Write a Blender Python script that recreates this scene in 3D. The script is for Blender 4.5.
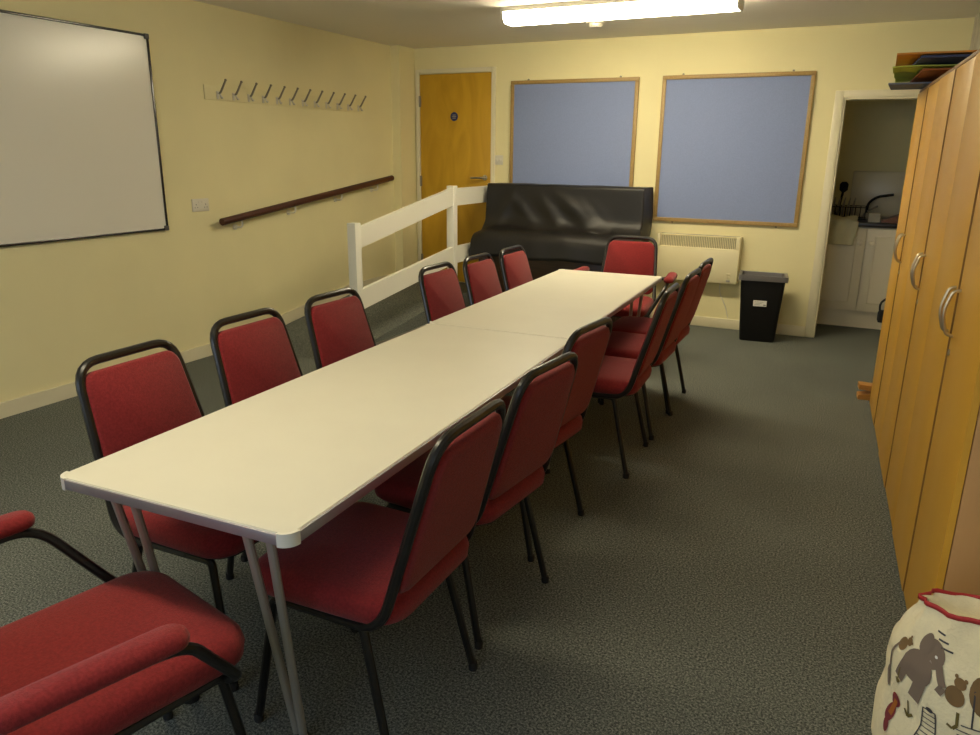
import bpy, bmesh, math, random
from mathutils import Vector, Matrix, noise
random.seed(7)
PI = math.pi
scene = bpy.context.scene
for o in list(bpy.data.objects):
    bpy.data.objects.remove(o, do_unlink=True)
COL = scene.collection

# ------------------------------------------------------------------ camera
YAW, PITCH, ROLL, HCAM = -0.4527, 0.2793, 0.0112, 1.4365
_f = Vector((math.sin(YAW)*math.cos(PITCH), math.cos(YAW)*math.cos(PITCH), -math.sin(PITCH)))
_r = Vector((math.cos(YAW), -math.sin(YAW), 0))
_u = _r.cross(_f)
_r2 = _r*math.cos(ROLL) + _u*math.sin(ROLL)
_u2 = -_r*math.sin(ROLL) + _u*math.cos(ROLL)
cd = bpy.data.cameras.new('camera')
cd.sensor_fit = 'HORIZONTAL'; cd.sensor_width = 36.0
cd.lens = 36.0*750.33/980.0
cd.clip_start = 0.02; cd.clip_end = 100
cam = bpy.data.objects.new('camera', cd); COL.objects.link(cam)
M = Matrix((_r2, _u2, -_f)).transposed().to_4x4(); M.translation = (0, 0, HCAM)
cam.matrix_world = M
scene.camera = cam

# ------------------------------------------------------------------ world, light levels, exposure
LAMP_FAR = 39.0        # emission of the lit diffuser at the far end
LAMP_NEAR = 21.0        # the fitting over the near half of the room
LAMP_COL = (1.0, 0.875, 0.60)
SKY_COL = (0.62, 0.78, 1.0)
SKY_STR = 4.6
w = bpy.data.worlds.new('overcast_sky'); scene.world = w; w.use_nodes = True
bg = w.node_tree.nodes['Background']
bg.inputs[0].default_value = (*SKY_COL, 1); bg.inputs[1].default_value = SKY_STR
vs = scene.view_settings
scene.display_settings.display_device = 'sRGB'
vs.view_transform = 'Standard'; vs.look = 'None'; vs.gamma = 1.0; vs.exposure = 0.12
vs.use_curve_mapping = False

# room measures
XL, YB, YF, ZC = -4.126, 6.569, -1.5, 2.372
CA = Vector((0.184, 4.874)); CU = Vector((0.0479, -0.99885)); CN = Vector((0.99885, 0.0479))  # cupboard line, run, inward
RW = 0.412                                   # cupboard depth to right wall
CROT = math.atan2(CU.y, CU.x)
def rwx(y):                                   # right wall x at y
    p = CA + CN*RW; t = (y-p.y)/CU.y
    return p.x + CU.x*t
# the daylight portal sits in the window of the wall behind the camera
WX0, WX1, WZ0, WZ1 = -3.0, -0.1, 1.0, 2.1
pl = bpy.data.lights.new('window_daylight', 'AREA'); pl.shape = 'RECTANGLE'
pl.size = WX1-WX0; pl.size_y = WZ1-WZ0; pl.cycles.is_portal = True
plo = bpy.data.objects.new('window_daylight', pl); COL.objects.link(plo)
plo.location = ((WX0+WX1)/2, YF-0.12, (WZ0+WZ1)/2); plo.rotation_euler = (PI/2, 0, 0)

# ------------------------------------------------------------------ materials
def mat(name, col, rough=0.6, metal=0.0, spec=0.5, noise_amt=0.0, noise_scale=40, bump=0.0, bump_scale=200,
        col2=None, coat=0.0, sheen=0.0):
    m = bpy.data.materials.new(name); m.use_nodes = True
    nt = m.node_tree; b = nt.nodes['Principled BSDF']
    b.inputs['Base Color'].default_value = (*col, 1)
    b.inputs['Roughness'].default_value = rough; b.inputs['Metallic'].default_value = metal
    b.inputs['Specular IOR Level'].default_value = spec
    b.inputs['Coat Weight'].default_value = coat
    b.inputs['Sheen Weight'].default_value = sheen
    tc = None
    if noise_amt > 0 or col2 or bump > 0:
        tc = nt.nodes.new('ShaderNodeTexCoord')
    if noise_amt > 0 or col2:
        n = nt.nodes.new('ShaderNodeTexNoise'); n.inputs['Scale'].default_value = noise_scale; n.inputs['Detail'].default_value = 4
        nt.links.new(tc.outputs['Object'], n.inputs['Vector'])
        r = nt.nodes.new('ShaderNodeValToRGB')
        if col2 is None: col2 = tuple(c*(1-noise_amt) for c in col)
        r.color_ramp.elements[0].position = 0.35; r.color_ramp.elements[1].position = 0.65
        r.color_ramp.elements[0].color = (*col2, 1); r.color_ramp.elements[1].color = (*col, 1)
        nt.links.new(n.outputs['Fac'], r.inputs['Fac']); nt.links.new(r.outputs['Color'], b.inputs['Base Color'])
    if bump > 0:
        n2 = nt.nodes.new('ShaderNodeTexNoise'); n2.inputs['Scale'].default_value = bump_scale; n2.inputs['Detail'].default_value = 3
        nt.links.new(tc.outputs['Object'], n2.inputs['Vector'])
        bp = nt.nodes.new('ShaderNodeBump'); bp.inputs['Strength'].default_value = bump; bp.inputs['Distance'].default_value = 0.01
        nt.links.new(n2.outputs['Fac'], bp.inputs['Height']); nt.links.new(bp.outputs['Normal'], b.inputs['Normal'])
    return m

def wood(name, c1, c2, scale=(30, 30, 2), rough=0.4, dist=3.0, coat=0.0, spec=0.5):
    m = bpy.data.materials.new(name); m.use_nodes = True
    nt = m.node_tree; b = nt.nodes['Principled BSDF']; b.inputs['Roughness'].default_value = rough
    b.inputs['Coat Weight'].default_value = coat; b.inputs['Specular IOR Level'].default_value = spec
    tc = nt.nodes.new('ShaderNodeTexCoord'); mp = nt.nodes.new('ShaderNodeMapping'); mp.inputs['Scale'].default_value = scale
    n = nt.nodes.new('ShaderNodeTexNoise'); n.inputs['Scale'].default_value = 1.0; n.inputs['Detail'].default_value = 6; n.inputs['Distortion'].default_value = dist
    r = nt.nodes.new('ShaderNodeValToRGB'); r.color_ramp.elements[0].position = 0.3; r.color_ramp.elements[1].position = 0.7
    r.color_ramp.elements[0].color = (*c1, 1); r.color_ramp.elements[1].color = (*c2, 1)
    nt.links.new(tc.outputs['Object'], mp.inputs[0]); nt.links.new(mp.outputs[0], n.inputs['Vector'])
    nt.links.new(n.outputs['Fac'], r.inputs['Fac']); nt.links.new(r.outputs['Color'], b.inputs['Base Color'])
    return m

def carpet():
    m = bpy.data.materials.new('carpet'); m.use_nodes = True
    nt = m.node_tree; b = nt.nodes['Principled BSDF']; b.inputs['Roughness'].default_value = 0.95
    b.inputs['Specular IOR Level'].default_value = 0.1
    tc = nt.nodes.new('ShaderNodeTexCoord')
    n = nt.nodes.new('ShaderNodeTexNoise'); n.inputs['Scale'].default_value = 150; n.inputs['Detail'].default_value = 5; n.inputs['Roughness'].default_value = 0.8
    n2 = nt.nodes.new('ShaderNodeTexNoise'); n2.inputs['Scale'].default_value = 1.6; n2.inputs['Detail'].default_value = 3
    nt.links.new(tc.outputs['Object'], n.inputs['Vector']); nt.links.new(tc.outputs['Object'], n2.inputs['Vector'])
    r = nt.nodes.new('ShaderNodeValToRGB'); e = r.color_ramp.elements
    e[0].position = 0.40; e[0].color = (0.046, 0.052, 0.046, 1); e[1].position = 0.62; e[1].color = (0.38, 0.39, 0.34, 1)
    k = e.new(0.50); k.color = (0.152, 0.165, 0.145, 1)
    nt.links.new(n.outputs['Fac'], r.inputs['Fac'])
    mx = nt.nodes.new('ShaderNodeMix'); mx.data_type = 'RGBA'; mx.blend_type = 'MULTIPLY'; mx.inputs[0].default_value = 0.35
    nt.links.new(r.outputs['Color'], mx.inputs[6]); nt.links.new(n2.outputs['Fac'], mx.inputs[7])
    nt.links.new(mx.outputs[2], b.inputs['Base Color'])
    bp = nt.nodes.new('ShaderNodeBump'); bp.inputs['Strength'].default_value = 0.15; bp.inputs['Distance'].default_value = 0.004
    nt.links.new(n.outputs['Fac'], bp.inputs['Height']); nt.links.new(bp.outputs['Normal'], b.inputs['Normal'])
    return m

def emit(name, col, st):
    m = bpy.data.materials.new(name); m.use_nodes = True
    nt = m.node_tree; b = nt.nodes['Principled BSDF']
    b.inputs['Base Color'].default_value = (0.8, 0.8, 0.78, 1)
    b.inputs['Emission Color'].default_value = (*col, 1); b.inputs['Emission Strength'].default_value = st
    return m

def pane_mat():
    m = bpy.data.materials.new('window_glass'); m.use_nodes = True
    nt = m.node_tree; out = nt.nodes['Material Output']; nt.nodes.remove(nt.nodes['Principled BSDF'])
    t = nt.nodes.new('ShaderNodeBsdfTransparent'); g = nt.nodes.new('ShaderNodeBsdfGlossy'); g.inputs['Roughness'].default_value = 0.02
    mx = nt.nodes.new('ShaderNodeMixShader'); mx.inputs[0].default_value = 0.08
    nt.links.new(t.outputs[0], mx.inputs[1]); nt.links.new(g.outputs[0], mx.inputs[2]); nt.links.new(mx.outputs[0], out.inputs[0])
    return m

m_wall = mat('cream_wall_paint', (0.87, 0.79, 0.46), 0.75, spec=0.25, noise_amt=0.05, noise_scale=2.0, bump=0.05, bump_scale=90)
m_ceil = mat('ceiling_paint', (0.86, 0.83, 0.74), 0.85, spec=0.2)
m_plaster = mat('rough_plaster', (0.62, 0.58, 0.48), 0.9, spec=0.2, noise_amt=0.2, noise_scale=14, bump=0.6, bump_scale=25)
m_gloss = mat('white_gloss_paint', (0.80, 0.735, 0.52), 0.35)
m_fence = mat('fence_white_paint', (0.87, 0.85, 0.74), 0.4)
m_carpet = carpet()
m_top = mat('table_laminate', (0.715, 0.685, 0.56), 0.42, spec=0.4, noise_amt=0.03, noise_scale=5)
m_alu = mat('table_edge_metal', (0.40, 0.38, 0.40), 0.42, metal=0.6)
m_cap = mat('table_corner_plastic', (0.78, 0.75, 0.64), 0.4)
m_chrome = mat('leg_metal', (0.50, 0.48, 0.44), 0.45, metal=0.6)
m_red = mat('red_upholstery', (0.265, 0.025, 0.026), 0.9, spec=0.15, noise_amt=0.25, noise_scale=160, bump=0.25, bump_scale=420, sheen=0.15)
m_black = mat('black_enamel', (0.010, 0.009, 0.008), 0.28)
m_rubber = mat('black_rubber', (0.012, 0.012, 0.012), 0.8)
m_board = mat('black_board', (0.015, 0.014, 0.013), 0.8)
m_blue = mat('blue_pinboard_felt', (0.265, 0.325, 0.545), 0.95, spec=0.1, noise_amt=0.07, noise_scale=120, bump=0.15, bump_scale=300)
m_oak = wood('oak_frame', (0.34, 0.215, 0.065), (0.43, 0.28, 0.10), (25, 25, 25), 0.45)
m_door = wood('birch_veneer_door', (0.52, 0.29, 0.013), (0.66, 0.38, 0.025), (3.5, 3.5, 1.2), 0.42, 2.2)
m_cup = wood('beech_cupboard', (0.715, 0.385, 0.043), (0.73, 0.395, 0.045), (60, 60, 1.5), 0.40, 0.3)
m_cupside = wood('beech_side_light_tint', (0.60, 0.34, 0.13), (0.63, 0.36, 0.15), (14, 14, 0.8), 0.4, 1.0)  # same beech as the doors; pinkish tint of the light on the side baked in
m_cupedge = mat('dark_edge_banding', (0.26, 0.125, 0.028), 0.5)
m_gap = mat('dark_gap', (0.03, 0.018, 0.008), 0.9)
m_rail = wood('mahogany_rail', (0.045, 0.012, 0.006), (0.085, 0.022, 0.010), (6, 40, 40), 0.35)
m_wb = mat('whiteboard_enamel', (0.82, 0.79, 0.69), 0.22, spec=0.5)
m_wbf = mat('whiteboard_frame', (0.11, 0.11, 0.115), 0.22, metal=0.9)
m_wbcap = mat('dark_corner_plastic', (0.09, 0.085, 0.08), 0.5)
m_plas = mat('white_plastic', (0.74, 0.70, 0.58), 0.4)
m_plasg = mat('grey_plastic', (0.38, 0.36, 0.32), 0.5)
m_heat = mat('heater_enamel', (0.80, 0.72, 0.45), 0.4)
m_grille = mat('heater_grille_dark', (0.30, 0.26, 0.17), 0.6)
m_vinyl = mat('black_vinyl', (0.010, 0.0085, 0.0075), 0.45, spec=0.5, bump=0.08, bump_scale=60)
m_piano = wood('piano_wood', (0.045, 0.020, 0.008), (0.09, 0.042, 0.018), (2, 30, 30), 0.3)
m_brass = mat('brass', (0.55, 0.38, 0.14), 0.3, metal=0.9)
m_handle = mat('brushed_handle_metal', (0.60, 0.50, 0.33), 0.35, metal=0.9)
m_steel = mat('satin_steel', (0.55, 0.52, 0.46), 0.3, metal=0.9)
m_hook = mat('hook_metal', (0.30, 0.27, 0.21), 0.35, metal=0.8)
m_bin = mat('bin_plastic', (0.006, 0.006, 0.006), 0.5, spec=0.3)
m_liner = mat('bin_liner', (0.16, 0.15, 0.15), 0.3)
m_paper = mat('paper', (0.80, 0.79, 0.74), 0.7)
m_print = mat('grey_print', (0.35, 0.35, 0.33), 0.7)
m_sign = mat('blue_sign', (0.02, 0.03, 0.12), 0.4)
m_bag = mat('cream_bag_cotton', (0.93, 0.83, 0.56), 0.9, spec=0.1, noise_amt=0.08, noise_scale=25, bump=0.3, bump_scale=120)
m_ribbon = mat('red_ribbon', (0.50, 0.03, 0.03), 0.6)
m_grey = mat('print_grey_brown', (0.21, 0.155, 0.115), 0.9)
m_brown = mat('print_brown', (0.21, 0.125, 0.050), 0.9)
m_ink = mat('print_ink', (0.06, 0.055, 0.06), 0.9)
m_olive = mat('print_olive', (0.16, 0.12, 0.03), 0.9)
m_dred = mat('print_dark_red', (0.22, 0.035, 0.04), 0.9)
m_orangep = mat('print_orange', (0.40, 0.13, 0.02), 0.9)
m_f_or = mat('orange_card', (0.72, 0.27, 0.02), 0.5)
m_f_nv = mat('navy_card', (0.055, 0.075, 0.17), 0.5)
m_f_gr = mat('lime_card', (0.45, 0.55, 0.05), 0.5)
m_f_rd = mat('rust_card', (0.42, 0.13, 0.02), 0.5)
m_f_bl = mat('slate_blue_card', (0.13, 0.16, 0.24), 0.5)
m_kit = mat('kitchen_cream_paint', (0.82, 0.74, 0.56), 0.4)
m_work = mat('black_worktop', (0.02, 0.016, 0.014), 0.3)
m_towel = mat('pale_tea_towel', (0.66, 0.62, 0.42), 0.95)
m_tin = mat('dull_grey_crockery', (0.40, 0.36, 0.28), 0.5)
m_tray = wood('red_brown_wood', (0.13, 0.045, 0.015), (0.20, 0.075, 0.025), (20, 20, 20), 0.4)
m_splash = mat('white_splashback', (0.76, 0.69, 0.48), 0.3)
m_block = wood('orange_pine', (0.50, 0.22, 0.04), (0.58, 0.28, 0.06), (10, 40, 40), 0.5)
m_lampA = emit('lit_diffuser_far', LAMP_COL, LAMP_FAR)
m_lampB = emit('lit_diffuser_near', LAMP_COL, LAMP_NEAR)
m_lampbody = mat('lamp_body_enamel', (0.78, 0.74, 0.64), 0.4)
m_glass = pane_mat()

# ------------------------------------------------------------------ mesh helpers
def link(name, bm, m, parent=None, smooth=True, angle=35):
    me = bpy.data.meshes.new(name)
    bmesh.ops.recalc_face_normals(bm, faces=bm.faces)
    bm.to_mesh(me); bm.free()
    me.materials.append(m)
    if smooth:
        me.polygons.foreach_set('use_smooth', [True]*len(me.polygons))
        me.set_sharp_from_angle(angle=math.radians(angle))
    o = bpy.data.objects.new(name, me); COL.objects.link(o)
    if parent: o.parent = parent
    return o

def tag(o, label, cat, group=None):
    o['label'] = label; o['category'] = cat
    if group: o['group'] = group
    return o

def struct(o, label=None):
    o['kind'] = 'structure'
    if label: o['label'] = label
    return o

def thing(name, label, cat, loc=(0, 0, 0), rz=0.0, group=None):
    o = bpy.data.objects.new(name, None); o.empty_display_size = 0.1; COL.objects.link(o)
    o.location = loc; o.rotation_euler = (0, 0, rz)
    return tag(o, label, cat, group)

def box(bm, x0, x1, y0, y1, z0, z1, bev=0.0, seg=2):
    r = bmesh.ops.create_cube(bm, size=1.0, matrix=Matrix.LocRotScale(((x0+x1)/2, (y0+y1)/2, (z0+z1)/2), None, (abs(x1-x0), abs(y1-y0), abs(z1-z0))))
    if bev > 0:
        es = list({e for v in r['verts'] for e in v.link_edges})
        bmesh.ops.bevel(bm, geom=es, offset=bev, segments=seg, profile=0.5, affect='EDGES')
    return bm

def B(*a, **k):
    return box(bmesh.new(), *a, **k)

def prism(bm, pts, axis, a0, a1):
    """2D outline extruded along an axis: axis 'x' pts=(y,z); 'y' pts=(x,z); 'z' pts=(x,y)"""
    def P(p, a):
        return {'x': (a, p[0], p[1]), 'y': (p[0], a, p[1]), 'z': (p[0], p[1], a)}[axis]
    v0 = [bm.verts.new(P(p, a0)) for p in pts]; v1 = [bm.verts.new(P(p, a1)) for p in pts]
    n = len(pts)
    bm.faces.new(v0); bm.faces.new(list(reversed(v1)))
    for i in range(n):
        bm.faces.new((v0[i], v1[i], v1[(i+1) % n], v0[(i+1) % n]))
    return bm

def fillet(pts, rad, n=5):
    pts = [Vector(p) for p in pts]; out = [pts[0]]
    for i in range(1, len(pts)-1):
        a, b, c = pts[i-1], pts[i], pts[i+1]
        r = rad[i] if isinstance(rad, (list, tuple)) else rad
        da = (a-b); dc = (c-b)
        t = min(r, da.length*0.48, dc.length*0.48)
        p0 = b+da.normalized()*t; p1 = b+dc.normalized()*t
        for k in range(n+1):
            s = k/n
            out.append(p0*(1-s)**2 + b*2*s*(1-s) + p1*s*s)
    out.append(pts[-1]); return out

def tube(bm, pts, r, seg=8, cap=True, sx=1.0):
    pts = [Vector(p) for p in pts]
    rings = []; t0 = (pts[1]-pts[0]).normalized()
    up = Vector((0, 0, 1)) if abs(t0.z) < 0.9 else Vector((0, 1, 0))
    nrm = t0.cross(up).normalized()
    for i, p in enumerate(pts):
        if i == 0: t = pts[1]-pts[0]
        elif i == len(pts)-1: t = pts[-1]-pts[-2]
        else: t = (pts[i+1]-pts[i]).normalized() + (pts[i]-pts[i-1]).normalized()
        t.normalize()
        nrm = (nrm - t*nrm.dot(t)).normalized(); bn = t.cross(nrm)
        rr = r[i] if isinstance(r, (list, tuple)) else r
        rings.append([bm.verts.new(p + (nrm*math.cos(2*PI*k/seg)*sx + bn*math.sin(2*PI*k/seg))*rr) for k in range(seg)])
    for a, b in zip(rings, rings[1:]):
        for k in range(seg):
            bm.faces.new((a[k], a[(k+1) % seg], b[(k+1) % seg], b[k]))
    if cap:
        bm.faces.new(list(reversed(rings[0]))); bm.faces.new(rings[-1])
    return bm

def T(pts, r, seg=8, **k):
    return tube(bmesh.new(), pts, r, seg, **k)

def lathe(bm, prof, seg=20, mtx=None):
    rings = []
    for r, z in prof:
        rings.append([bm.verts.new((r*math.cos(2*PI*k/seg), r*math.sin(2*PI*k/seg), z)) for k in range(seg)])
    for a, b in zip(rings, rings[1:]):
        for k in range(seg):
            bm.faces.new((a[k], a[(k+1) % seg], b[(k+1) % seg], b[k]))
    bm.faces.new(list(reversed(rings[0]))); bm.faces.new(rings[-1])
    if mtx is not None:
        bmesh.ops.transform(bm, matrix=mtx, verts=[v for rg in rings for v in rg])
    return bm

def rrect(hx, hy, r, n=5, taper=0.0):
    """rounded rectangle outline; taper narrows x towards -y"""
    out = []
    for cx, cy, a0 in ((1, 1, 0), (-1, 1, PI/2), (-1, -1, PI), (1, -1, 1.5*PI)):
        for k in range(n+1):
            a = a0 + k/n*PI/2
            x = cx*(hx-r) + r*math.cos(a); y = cy*(hy-r) + r*math.sin(a)
            x *= 1 - taper*(1 - (y+hy)/(2*hy))
            out.append((x, y))
    return out

def pad(outline, prof, dome=0.0, rings=4, mtx=None):
    """cushion: prof = [(inset, z)...] from the bottom edge to the top edge, then a domed top"""
    bm = bmesh.new(); hx = max(abs(p[0]) for p in outline); hy = max(abs(p[1]) for p in outline)
    def ring(ins, z, s=1.0):
        return [bm.verts.new((p[0]*(hx-ins)/hx*s, p[1]*(hy-ins)/hy*s, z)) for p in outline]
    R = [ring(i, z) for i, z in prof]
    ins, z = prof[-1]
    for k in range(1, rings):
        s = 1-k/rings
        R.append(ring(ins, z + dome*(1-s*s), s))
    n = len(outline)
    for a, b in zip(R, R[1:]):
        for k in range(n):
            bm.faces.new((a[k], a[(k+1) % n], b[(k+1) % n], b[k]))
    bm.faces.new(list(reversed(R[0])))
    c = bm.verts.new((0, 0, z+dome))
    for k in range(n):
        bm.faces.new((R[-1][k], R[-1][(k+1) % n], c))
    if mtx is not None: bmesh.ops.transform(bm, matrix=mtx, verts=bm.verts)
    return bm

def copy_tree(o, parent=None):
    c = o.copy(); COL.objects.link(c); c.parent = parent
    for ch in o.children: copy_tree(ch, c)
    return c

# ------------------------------------------------------------------ the room
bm = bmesh.new()
prism(bm, [(XL-0.1, YF-0.1), (rwx(YF)+0.1, YF-0.1), (rwx(YB)+0.6, YB), (rwx(YB)+0.6, 7.9), (-1.0, 7.9), (-1.0, YB), (XL-0.1, YB)], 'z', -0.1, 0.0)
struct(link('floor', bm, m_carpet, smooth=False), 'dark grey-green speckled carpet floor')
bm = bmesh.new()
prism(bm, [(XL-0.1, YF-0.1), (rwx(YF)+0.1, YF-0.1), (rwx(YB)+0.6, YB), (rwx(YB)+0.6, 7.9), (-1.0, 7.9), (-1.0, YB), (XL-0.1, YB)], 'z', ZC, ZC+0.1)
struct(link('ceiling', bm, m_ceil, smooth=False), 'dim off-white painted ceiling')
bm = B(XL-0.1, XL, YF-0.1, YB+0.1, 0, ZC)
box(bm, XL, -4.03, 6.30, YB, 0, ZC)            # boxed-in pipe in the corner
struct(link('wall_left', bm, m_wall, smooth=False), 'cream painted wall behind the whiteboard')
# back wall with the kitchen doorway
DX0, DX1, DZ = -0.248, 0.40, 1.862              # kitchen doorway
bm = bmesh.new()
box(bm, XL-0.1, DX0, YB, YB+0.12, 0, ZC)
box(bm, DX1, rwx(YB)+0.6, YB, YB+0.12, 0, ZC)
box(bm, DX0, DX1, YB, YB+0.12, DZ, ZC)
struct(link('wall_back', bm, m_wall, smooth=False), 'cream painted end wall with two notice boards')
bm = bmesh.new()
p0 = CA+CN*RW
ya, yb_ = YF-0.1, YB
prism(bm, [(rwx(ya), ya), (rwx(ya)+0.1, ya), (rwx(yb_)+0.1, yb_), (rwx(yb_), yb_)], 'z', 0, ZC)
struct(link('wall_right', bm, m_plaster, smooth=False), 'rough grey plaster wall behind the cupboards')
bm = bmesh.new()
xr = rwx(YF)+0.1
box(bm, XL-0.1, WX0, YF-0.12, YF, 0, ZC); box(bm, WX1, xr, YF-0.12, YF, 0, ZC)
box(bm, WX0, WX1, YF-0.12, YF, 0, WZ0); box(bm, WX0, WX1, YF-0.12, YF, WZ1, ZC)
struct(link('wall_front', bm, m_wall, smooth=False))
# window behind the camera
bm = bmesh.new()
for z0, z1 in ((WZ0, WZ0+0.06), (WZ1-0.06, WZ1)): box(bm, WX0, WX1, YF-0.09, YF-0.03, z0, z1)
for x in (WX0, (WX0*2+WX1)/3-0.03, (WX0+2*WX1)/3-0.03, WX1-0.06): box(bm, x, x+0.06, YF-0.085, YF-0.035, WZ0+0.06, WZ1-0.06)
win = struct(link('window_1', bm, m_gloss, smooth=False))
for k in range(3):
    a = WX0+(WX1-WX0)*k/3; b_ = WX0+(WX1-WX0)*(k+1)/3
    link('pane', B(a+0.05, b_-0.02, YF-0.063, YF-0.057, WZ0+0.06, WZ1-0.06), m_glass, win, smooth=False)
link('window_sill', B(WX0-0.05, WX1+0.05, YF-0.02, YF+0.12, WZ0-0.03, WZ0, bev=0.006), m_gloss, win)

# ramp and landing to the door
RY0, RY1, RZ, FX = 4.10, 5.55, 0.185, -3.20
bm = bmesh.new()
prism(bm, [(RY0, 0.0), (RY1, RZ), (YB, RZ), (YB, 0.0)], 'x', XL, FX)
struct(link('ramp', bm, m_carpet, smooth=False), 'carpeted ramp rising along the wall to the wooden door')
bm = B(FX, FX+0.012, RY0+0.3, YB-0.6, 0.0, 0.035)
struct(link('trim_1', bm, m_steel, smooth=False), 'metal strip along the foot of the ramp')
# baseboards
def skirt(name, pts, h=0.085, t=0.018, axis='x', label=None):
    bm = bmesh.new()
    struct(link(name, prism(bm, *pts), m_gloss, smooth=False), label)
bm = bmesh.new()
prism(bm, [(YF, 0.0), (YF, 0.085), (RY0-0.05, 0.085), (RY1, RZ+0.085), (6.30, RZ+0.085), (6.30, RZ), (RY1, RZ), (RY0, 0.0)], 'x', XL, XL+0.018)
struct(link('baseboard_left', bm, m_gloss, smooth=False), 'cream baseboard rising beside the ramp')
bm = B(FX, DX0-0.065, YB-0.018, YB, 0, 0.085, bev=0.004)
struct(link('baseboard_back', bm, m_gloss), 'cream baseboard under the wall heater')
# kitchen doorway architrave and lining
bm = bmesh.new()
box(bm, DX0-0.062, DX0, YB-0.018, YB, 0, DZ+0.05, bev=0.004)
box(bm, DX0, DX1, YB-0.018, YB, DZ, DZ+0.05, bev=0.004)
box(bm, DX1, DX1+0.062, YB-0.018, YB, 0, DZ+0.05, bev=0.004)
box(bm, DX0, DX0+0.014, YB-0.005, YB+0.14, 0, DZ); box(bm, DX0+0.014, DX1, YB-0.005, YB+0.14, DZ-0.014, DZ)
struct(link('trim_2', bm, m_gloss), 'cream painted architrave around the kitchen doorway')

# door
DL, DR, DB, DT = -3.967, -3.208, RZ+0.006, 2.138
bm = bmesh.new()
box(bm, DL-0.045, DL-0.004, YB-0.022, YB, RZ, DT+0.045, bev=0.004)
box(bm, DR+0.004, DR+0.045, YB-0.022, YB, RZ, DT+0.045, bev=0.004)
box(bm, DL-0.004, DR+0.004, YB-0.022, YB, DT+0.004, DT+0.045, bev=0.004)
struct(link('trim_3', bm, m_gloss), 'cream painted frame around the wooden door')
door = struct(link('door_1', B(DL, DR, YB-0.014, YB-0.001, DB, DT, bev=0.002), m_door), 'plain birch-veneered fire door at the top of the ramp')
for z in (DT-0.24, DT-0.98, DB+0.2):
    bm = B(DL-0.010, DL+0.012, YB-0.020, YB-0.012, z-0.05, z+0.05, bev=0.002); tube(bm, [(DL-0.002, YB-0.024, z-0.05), (DL-0.002, YB-0.024, z+0.05)], 0.006)
    link('hinge', bm, m_hook, door)
hz = 1.205
rose = link('handle_rose', lathe(bmesh.new(), [(0.024, 0), (0.026, 0.004), (0.022, 0.010)], 20, Matrix.Translation((DR-0.055, YB-0.014, hz)) @ Matrix.Rotation(PI/2, 4, 'X')), m_steel, door)
link('lever', T(fillet([(DR-0.055, YB-0.015, hz), (DR-0.055, YB-0.062, hz), (DR-0.185, YB-0.062, hz-0.004)], 0.02), 0.0095, 10), m_steel, rose)
sgn = link('fire_door_sign', lathe(bmesh.new(), [(0.040, 0), (0.040, 0.003)], 28, Matrix.Translation((-3.593, YB-0.0145, 1.757)) @ Matrix.Rotation(PI/2, 4, 'X')), m_sign, door)
bm = bmesh.new()
for i in range(3):
    wd = (0.034, 0.044, 0.034)[i]; zz = 1.757+0.014-0.014*i
    box(bm, -3.593-wd/2, -3.593+wd/2, YB-0.0182, YB-0.0176, zz-0.003, zz+0.003)
link('sign_lettering', bm, m_plasg, sgn, smooth=False)

# ------------------------------------------------------------------ ceiling lights
def ceiling_light(label, cx, y0, y1, x0, x1, m_e):
    t = thing('ceiling_light', label, 'light', ((x0+x1)/2, (y0+y1)/2, ZC))
    L = (x1-x0)/2; W = (y1-y0)/2
    link('body', B(-L-0.02, L+0.02, -W-0.005, W+0.005, -0.030, 0.0, bev=0.003), m_lampbody, t)
    bm = bmesh.new()
    prism(bm, [(-W, -0.030), (W, -0.030), (W-0.008, -0.080), (W-0.03, -0.097), (-W+0.03, -0.097), (-W+0.008, -0.080)], 'x', -L, L)
    link('diffuser', bm, m_e, t, smooth=False)
    for s in (-1, 1):
        bm = bmesh.new()
        prism(bm, [(-W-0.003, -0.028), (W+0.003, -0.028), (W-0.005, -0.081), (W-0.028, -0.100), (-W+0.028, -0.100), (-W+0.005, -0.081)], 'x', s*L, s*(L+0.014))
        link('end_cap', bm, m_lampbody, t, smooth=False)
    return t
ceiling_light('long lit fluorescent ceiling light in front of the notice boards', 0, 4.96, 5.15, -2.345, -0.83, m_lampA)
ceiling_light('fluorescent ceiling light above the near end of the table, out of frame', 0, 1.05, 1.24, -2.39, -0.83, m_lampB)
det = thing('smoke_detector', 'small round white smoke detector on ceiling behind the strip light', 'detector', (-1.95, 5.72, ZC))
link('base', lathe(bmesh.new(), [(0.070, 0), (0.070, -0.016), (0.062, -0.020)], 24), m_plas, det)
link('sensor_cap', lathe(bmesh.new(), [(0.050, -0.020), (0.050, -0.034), (0.042, -0.044), (0.016, -0.046)], 24), m_plas, det)

# ------------------------------------------------------------------ left wall fittings
wb = thing('whiteboard', 'large whiteboard with thin dark metal frame on the left wall', 'whiteboard', (XL, 2.67, 1.517))
hw, hh = 0.90, 0.596
link('writing_surface', B(0.002, 0.014, -hw+0.012, hw-0.012, -hh+0.012, hh-0.012), m_wb, wb, smooth=False)
for y0, y1, z0, z1 in ((-hw, hw, hh-0.014, hh), (-hw, hw, -hh, -hh+0.014), (-hw, -hw+0.014, -hh+0.014, hh-0.014), (hw-0.014, hw, -hh+0.014, hh-0.014)):
    link('frame', B(0.0, 0.022, y0, y1, z0, z1, bev=0.003), m_wbf, wb)
for sy in (-1, 1):
    for sz in (-1, 1):
        bm = B(0.0, 0.026, *sorted((sy*(hw+0.003), sy*(hw-0.030))), *sorted((sz*(hh+0.003), sz*(hh-0.030))), bev=0.006)
        link('corner_cap', bm, m_wbcap, wb)
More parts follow.
